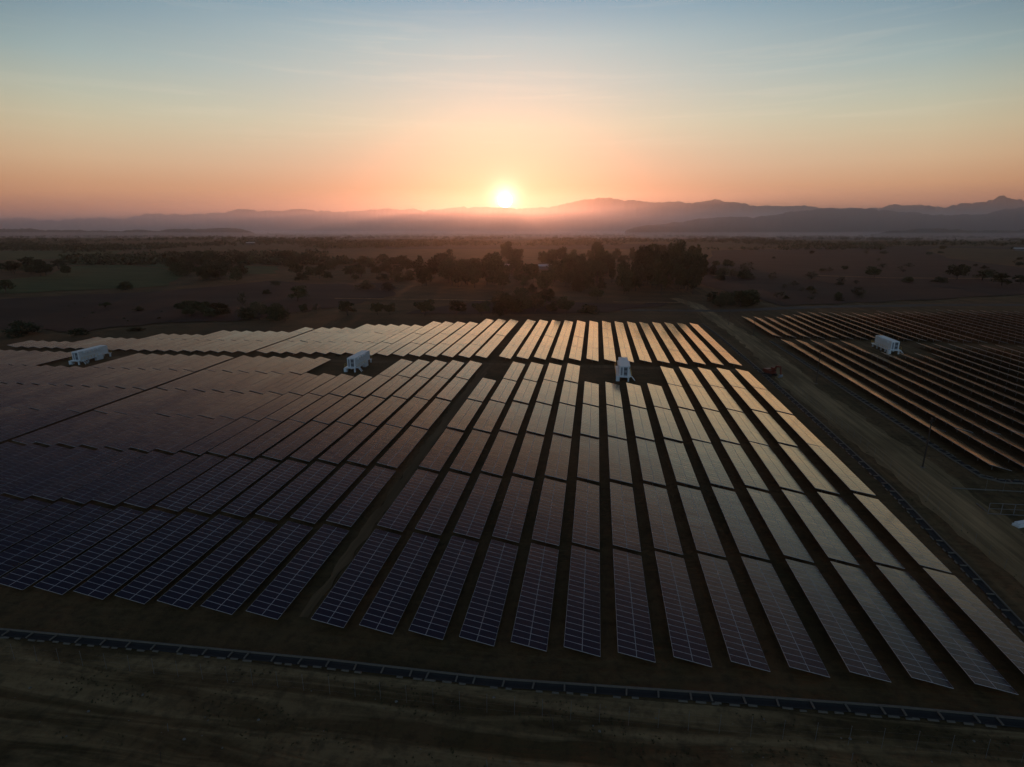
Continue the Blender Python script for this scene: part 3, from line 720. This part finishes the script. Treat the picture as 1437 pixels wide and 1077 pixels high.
def trunk_mb(seed, C, shape):
    r = random.Random(seed); b = MB(); top = 0.25 if shape == 'bush' else 0.55
    b.tube([(0, 0, -0.03), (r.uniform(-.02, .02), r.uniform(-.02, .02), top*0.5), (r.uniform(-.03, .03), r.uniform(-.03, .03), top)], [0.032, 0.022, 0.014], 6)
    for c in C[:7]: b.tube([(0, 0, top*r.uniform(0.35, 0.8)), (c[0]*0.5, c[1]*0.5, (top*0.6+c[2])/2), (c[0], c[1], c[2])], [0.014, 0.009, 0.004], 4)
    return b
KINDS = {}
for kind, shape, n, lv, cl in (('round', 'round', 4, 1500, 26), ('tall', 'tall', 4, 1500, 34), ('bush', 'bush', 3, 1100, 20), ('flat', 'flat', 2, 1200, 24), ('dry', 'round', 2, 520, 20)):
    KINDS[kind] = []
    for k in range(n):
        b, C = crown_mb(100*len(kind)+k+7, lv, cl, shape, 0.045 if kind != 'dry' else 0.035)
        KINDS[kind].append((b.mesh('crown', M['leafdry' if kind == 'dry' else 'leaf']), trunk_mb(k, C, shape).mesh('trunk', M['bark'])))
rt = random.Random(21)
def tree_at(x, y, h, wd, kind, label, group=None, name=None, cat=None):
    z = zf(x, y) if abs(y) < 420 else 0.0
    z = z - (1.5 if math.hypot(x, y) > 1500 else 0.1)
    nm = name or ('shrub' if kind == 'bush' else 'tree')
    e = empty(nm, (x, y, z), (0, 0, rt.uniform(0, 6.28))); tag(e, label, cat or ('shrub' if kind == 'bush' else 'tree'), group)
    cm_, tm = rt.choice(KINDS[kind]); sx = wd/0.95
    for n_, me_ in (('crown', cm_), ('trunk', tm)):
        o = bpy.data.objects.new(n_, me_); o.scale = (sx, sx*rt.uniform(0.85, 1.15), h/0.95); link(o, e)
    return e
def tree_px(u, v, w_, h, kind, label, group=None):
    x, y, z = G(u, v); d = proj(x, y, z)[2]; return tree_at(x, y, h*d/FPX*1.04, w_*d/FPX*1.05, kind, label, group)
single = [
 (148, 434, 14, 10, 'flat', 'small lone round-topped tree on the left dry field'), (193, 437, 16, 9, 'bush', 'small round bush right of the lone tree on the left dry field'),
 (254, 436, 15, 11, 'round', 'small dark tree just left of the long bush row, left field'), (341, 433, 15, 22, 'dry', 'sparse tall tree above the left bush rows'),
 (387, 401, 16, 9, 'bush', 'dark bush at the far edge of the left dry field'), (374, 413, 12, 8, 'bush', 'little bush between the far bush and the big dark bush'),
 (418, 424, 27, 22, 'round', 'big dark bushy tree on the left dry field'), (425, 440, 14, 14, 'round', 'small tree below the big dark bushy tree'), (444, 440, 14, 14, 'dry', 'sparse small tree right below the big bushy tree'),
 (26, 471, 58, 24, 'bush', 'wide dark bush at the left edge behind the solar rows'), (111, 471, 27, 14, 'bush', 'low dark bush behind the left rows'), (192, 464, 24, 6, 'bush', 'very low flat bush behind the left rows'),
 (176, 407, 21, 14, 'bush', 'dark bush at the edge of the green field'), (8, 411, 22, 17, 'round', 'dark tree at the left edge above the dry field'),
 (488, 443, 25, 20, 'round', 'round tree left of the pair behind the middle rows'), (530, 442, 18, 17, 'round', 'left tree of the touching pair behind the middle rows'), (547, 442, 19, 17, 'round', 'right tree of the touching pair behind the middle rows'),
 (596, 443, 31, 23, 'round', 'broad dark tree right of the pair behind the rows'), (641, 443, 28, 21, 'round', 'dark round tree next right of the broad tree'), (676, 443, 28, 21, 'round', 'dark round tree under the sun behind the rows'),
 (826, 440, 31, 15, 'bush', 'low spreading shrub behind the golden rows'), (839, 421, 27, 18, 'round', 'round tree below the tall dark grove'),
 (510, 405, 31, 16, 'bush', 'wide bush on the dry land left of the grove'), (545, 408, 20, 13, 'bush', 'bush in front of the left side of the grove'), (538, 394, 20, 12, 'bush', 'small bush behind the bush left of the grove'), (576, 393, 13, 9, 'bush', 'small bush touching the left side of the grove'),
 (1227, 390, 23, 16, 'round', 'lone round tree on the right plain'), (1274, 397, 14, 11, 'bush', 'small bush right of the lone tree, right plain'), (1319, 397, 23, 10, 'bush', 'low bush left of the right-hand tree line'),
 (1343, 393, 31, 21, 'round', 'tallest tree of the right-hand tree line'), (1378, 394, 33, 15, 'round', 'second tree of the right-hand tree line'), (1405, 402, 30, 18, 'round', 'third and nearest tree of the right-hand tree line'), (1432, 400, 22, 14, 'round', 'last tree of the right-hand tree line at the edge'),
 (1138, 395, 23, 13, 'dry', 'sparse tree left of the lone round tree'), (1083, 396, 14, 14, 'dry', 'thin sparse tree right of the road corner'), (1202, 418, 18, 15, 'dry', 'faint sparse tree behind the right-hand rows'), (1021, 377, 15, 12, 'round', 'small tree on the plain right of the grove'),
 (1004, 376, 12, 10, 'round', 'smaller tree on the plain close to the grove'), (979, 374, 18, 22, 'tall', 'tall dark tree standing at the right end of the grove'), (627, 380, 26, 30, 'round', 'tallest tree rising out of the left grove'),
]
for u, v, w_, h, k, lab in single: tree_px(u, v, w_, h, k, lab)
def grove(n, u0, u1, v0, v1, h0, h1, kinds, label, group, wf=0.8):
    for _ in range(n):
        u, v = rt.uniform(u0, u1), rt.uniform(v0, v1); x, y, z = G(u, v); d = proj(x, y, z)[2]; h = rt.uniform(h0, h1)*d/FPX
        tree_at(x, y, h, h*wf*rt.uniform(0.8, 1.3), rt.choice(kinds), label, group)
grove(34, 588, 695, 386, 404, 20, 36, ['round', 'tall', 'round'], 'dark tree crowded in the left half of the central grove', 'trees of the left central grove')
grove(46, 858, 984, 388, 415, 30, 52, ['tall', 'round', 'tall'], 'tall dark tree crowded in the right half of the central grove', 'trees of the right central grove', 0.55)
grove(44, 690, 862, 380, 412, 16, 32, ['round', 'round', 'bush'], 'dark tree of the thicket between the two groves', 'trees of the thicket between the groves')
grove(34, 690, 985, 362, 378, 13, 24, ['round', 'tall'], 'hazy tree of the row behind the farm shed', 'trees behind the farm shed')
grove(22, 697, 800, 428, 443, 14, 26, ['bush', 'dry', 'round'], 'brushy tree of the glowing thicket behind the golden rows', 'brush behind the golden rows', 1.1)
grove(12, 264, 330, 438, 446, 12, 20, ['bush', 'round'], 'green bush of the long row on the left field', 'bushes of the long row, left field', 1.3)
grove(12, 345, 402, 440, 452, 16, 26, ['dry', 'bush'], 'sparse bush of the pale thicket behind the left rows', 'bushes of the pale thicket', 1.0)
grove(14, 994, 1060, 420, 432, 12, 22, ['bush', 'round'], 'dark bush of the clump at the road corner', 'bushes at the road corner', 1.2)
grove(12, 1000, 1050, 384, 396, 10, 18, ['bush', 'dry'], 'bush of the loose thicket right of the grove', 'bushes right of the grove', 1.2)
grove(16, 0, 96, 378, 388, 12, 20, ['round'], 'tree of the dark clump standing on the left green fields', 'trees of the left field clump', 1.1)
grove(34, 240, 345, 368, 394, 12, 24, ['round', 'bush'], 'dark tree of the thicket beyond the left dry field', 'trees of the left thicket', 1.0)
grove(46, 400, 592, 368, 396, 9, 18, ['round', 'bush'], 'dark tree of the scattered wood left of the central grove', 'trees of the scattered middle wood', 1.2)
grove(18, 1085, 1210, 398, 425, 6, 11, ['bush', 'dry'], 'low scrub bush on the plain beyond the right rows', 'scrub bushes on the right plain', 1.6)
grove(26, 1000, 1437, 346, 384, 3, 8, ['bush', 'dry', 'round'], 'small hazy bush dotted on the far right plain', 'small bushes of the far right plain', 1.6)
grove(10, 40, 250, 420, 460, 2, 4, ['bush'], 'tiny dry bush dotted over the left dry field', 'tiny bushes on the left dry field', 1.6)

# far woods: thousands of distant crowns, nobody could count them
fw = MB(); r3 = np.random.default_rng(4)
def wood_px(n, u0, u1, v0, v1, h0, h1):
    for _ in range(n):
        u = r3.uniform(u0, u1); v = v0+(v1-v0)*r3.random(); x, y, z = G(u, v)
        if math.sin(x*0.011+1.7)+math.sin(y*0.006+x*0.004)+0.8*math.sin(x*0.0037-y*0.0051)+r3.uniform(-.6, .6) < -0.25: continue
        h = r3.uniform(h0, h1); w_ = h*r3.uniform(0.7, 1.3); z = -2.5
        for k in range(22):
            d = r3.normal(size=3); d /= np.linalg.norm(d)+1e-9; p = np.array([x, y, z+h*0.55])+d*np.array([w_, w_, h*0.45])*r3.uniform(0.3, 1)
            a = r3.normal(size=3); a /= np.linalg.norm(a); b_ = np.cross(a, [0, 0, 1.0])+1e-3; b_ /= np.linalg.norm(b_); l = h*r3.uniform(0.14, 0.30)
            fw.poly([tuple(p-a*l), tuple(p+b_*l*0.8), tuple(p+a*l), tuple(p-b_*l*0.8)])
wood_px(1300, 90, 600, 347, 372, 7, 11); wood_px(420, 300, 600, 340, 352, 9, 14)
wood_px(2100, -20, 1460, 336, 345, 7, 12); wood_px(420, 0, 330, 344, 352, 8, 12)
wood_px(3600, -20, 1460, 329, 337, 8, 14); wood_px(600, 500, 1100, 337, 346, 7, 11); wood_px(260, 960, 1250, 344, 351, 6, 10)
tag(fw.build('far_woods', M['leaf']), 'dark woods and hedgerows spread over the hazy plain', 'woods', kind='stuff')

# ---------------------------------------------------------------- farm buildings, towers
def shed(u, v, w_, d_, h, label, rz):
    x, y, z = G(u, v); e = empty('farm_shed', (x, y, 0), (0, 0, rz)); tag(e, label, 'shed')
    MB().box(-w_/2, w_/2, -d_/2, d_/2, -0.5, h).build('wall', M['wall'], e)
    r = MB(); o = 0.6
    P = [(-w_/2-o, -d_/2-o, h), (w_/2+o, -d_/2-o, h), (w_/2+o, 0, h+1.8), (-w_/2-o, 0, h+1.8), (-w_/2-o, d_/2+o, h), (w_/2+o, d_/2+o, h)]
    P2 = [(a, b, c+0.12) for a, b, c in P]; r.poly(P+P2, [(0, 3, 2, 1), (3, 4, 5, 2), (6, 7, 8, 9), (9, 8, 11, 10), (0, 1, 7, 6), (4, 10, 11, 5), (0, 6, 9, 3), (3, 9, 10, 4), (1, 2, 8, 7), (2, 5, 11, 8)])
    r.build('roof', M['roof'], e)
    MB().box(-1.5, 1.5, -d_/2-0.06, -d_/2-0.003, 0, 2.6).build('door', M['dark'], e)
shed(772, 378, 26, 11, 3.4, 'long farm shed with pale roof between the groves', R(9)); shed(711, 377, 9, 8, 3.0, 'small farm shed left of the long shed', R(5))
shed(1433, 352, 26, 12, 4, 'pale-roofed shed far out at the right edge', R(-20)); shed(352, 343, 22, 12, 4, 'distant shed among the left far woods', R(15))
def tower(u, v, h, label):
    x, y, z = G(u, v); e = empty('radio_mast', (x, y, -2)); tag(e, label, 'mast', 'masts on the horizon'); b = MB()
    for a in range(3):
        c, s = math.cos(a*2.094), math.sin(a*2.094); b.tube([(c*1.6, s*1.6, 0), (c*0.5, s*0.5, h)], 0.28, 4)
    b.build('lattice', M['steel'], e); MB().box(-1.3, 1.3, -1.3, 1.3, h*0.82, h*0.95).build('antenna', M['steel'], e)
tower(578, 331, 46, 'thin radio mast on the hazy horizon, left of the sun'); tower(772, 331, 48, 'thin radio mast on the hazy horizon, right of the sun')

# ---------------------------------------------------------------- hills and mountains
def ridge(name, prof, dist, depth, mat, seed, rough, trees=False):
    r = np.random.default_rng(seed); us = np.arange(prof[0][0], prof[-1][0]+1, 1.6); vs = np.interp(us, [p[0] for p in prof], [p[1] for p in prof])
    nz = np.zeros(len(us))
    for o in range(6):
        k = 48/2**o; g = np.abs(r.normal(size=int(len(us)*3/k)+4))-0.8; nz += np.interp(us/k, np.arange(len(g))+us[0]/k-1, g)*rough/1.22**o
    N = 15; V = []; c, s = math.cos(YAW), math.sin(YAW)
    t = np.linspace(-1, 1, N); shp = np.cos(t*math.pi/2)**1.25
    off = np.cumsum(r.normal(size=len(us)))*8; off -= np.interp(us, [us[0], us[-1]], [off[0], off[-1]])
    spur = r.normal(size=(len(us)//4+3, N))
    for i, u in enumerate(us):
        a = (u-718.5)/FPX; L = math.hypot(1, a); cx, cy = a*c-s, a*s+c
        hgt = (321.0-(vs[i]+nz[i]*0.6))*dist/FPX/1.0*math.cos(PITCH)+CAM_Z
        for j in range(N):
            dd = dist+t[j]*depth+off[i]*0.4; sp_ = np.interp(i/4.0, np.arange(spur.shape[0]), spur[:, j])
            h = max(hgt*dd/dist, 3)*shp[j]*(1.0 if j == N//2 else 1+0.10*sp_*(1-shp[j])) - 6
            V.append((cx*dd, cy*dd, h))
    n = len(us); F = [(i*N+j, i*N+j+1, (i+1)*N+j+1, (i+1)*N+j) for i in range(n-1) for j in range(N-1)]
    me = bpy.data.meshes.new(name); me.from_pydata(V, [], F); me.materials.append(mat); me.polygons.foreach_set('use_smooth', [True]*len(F))
    tag(link(bpy.data.objects.new(name, me)), kind='structure')
ridge('mountains', [(-60, 307), (0, 306), (50, 307), (90, 309), (140, 308), (165, 304), (200, 307), (245, 301), (290, 299), (325, 295), (350, 293.5), (380, 299), (410, 297), (440, 296), (480, 298), (520, 297), (545, 294), (600, 296), (640, 293), (680, 291), (700, 294), (750, 294), (790, 289), (815, 283), (835, 280), (870, 284), (900, 285), (950, 286), (990, 281), (1020, 285), (1050, 290), (1080, 292), (1120, 289), (1155, 291), (1190, 295), (1225, 290), (1260, 289), (1300, 292), (1320, 286), (1350, 284), (1376, 278), (1400, 284), (1420, 290), (1437, 288), (1500, 290)], 9000, 1200, M['ridge_far'], 3, 2.7)
ridge('hills', [(900, 317), (960, 309), (1000, 306), (1060, 303), (1100, 297), (1150, 293), (1200, 293), (1250, 297), (1310, 303), (1350, 301), (1380, 294), (1400, 291), (1437, 293), (1500, 290)], 4700, 500, M['ridge_mid'], 5, 2.0)
ridge('hills', [(420, 322), (480, 313), (560, 311), (640, 308), (700, 304), (740, 303), (790, 309), (840, 307), (880, 306), (950, 311), (1010, 316), (1060, 322)], 7400, 700, M['ridge_mid'], 8, 1.6)
ridge('hills', [(-60, 321), (0, 322), (60, 320), (150, 323), (230, 322), (300, 321), (322, 319), (345, 319), (358, 322), (375, 328)], 3900, 300, M['ridge_mid'], 9, 1.6)
ridge('hills', [(872, 323), (885, 318), (905, 315.5), (960, 317), (1010, 316), (1060, 319), (1120, 322), (1180, 326)], 4200, 300, M['ridge_mid'], 11, 1.2)
ridge('hills', [(1205, 328), (1230, 323), (1290, 320), (1340, 321), (1437, 321), (1500, 321)], 3400, 220, M['ridge_mid'], 12, 2.0)

# ---------------------------------------------------------------- haze
def volume_box(name, x0, x1, y0, y1, z0, z1, dens, colr, an):
    o = MB().box(x0, x1, y0, y1, z0, z1)
    m = bpy.data.materials.new(name); m.use_nodes = True; t = NT(m.node_tree); t.n.clear()
    pv = t.add('ShaderNodeVolumePrincipled'); pv.inputs['Color'].default_value = (*colr, 1); pv.inputs['Density'].default_value = dens; pv.inputs['Anisotropy'].default_value = an
    out = t.add('ShaderNodeOutputMaterial'); t.l.new(pv.outputs[0], out.inputs['Volume'])
    tag(o.build(name, m), 'pale dawn haze over the plain' if name == 'haze' else 'low mist lying on the plain below the hills', 'haze' if name == 'haze' else 'mist', kind='stuff')
volume_box('haze', -12000, 12000, -12000, 12000, -16, 640, HAZE_DENSITY, HAZE_COLOR, HAZE_ANISO)
volume_box('mist', -10500, 10500, 2300, 10600, -13, 200, 2.3e-4, (0.74, 0.76, 0.98), 0.80)
volume_box('mist', -9000, 9000, 2400, 8000, -12, 24, 3.5e-4, (0.88, 0.84, 0.92), 0.6)
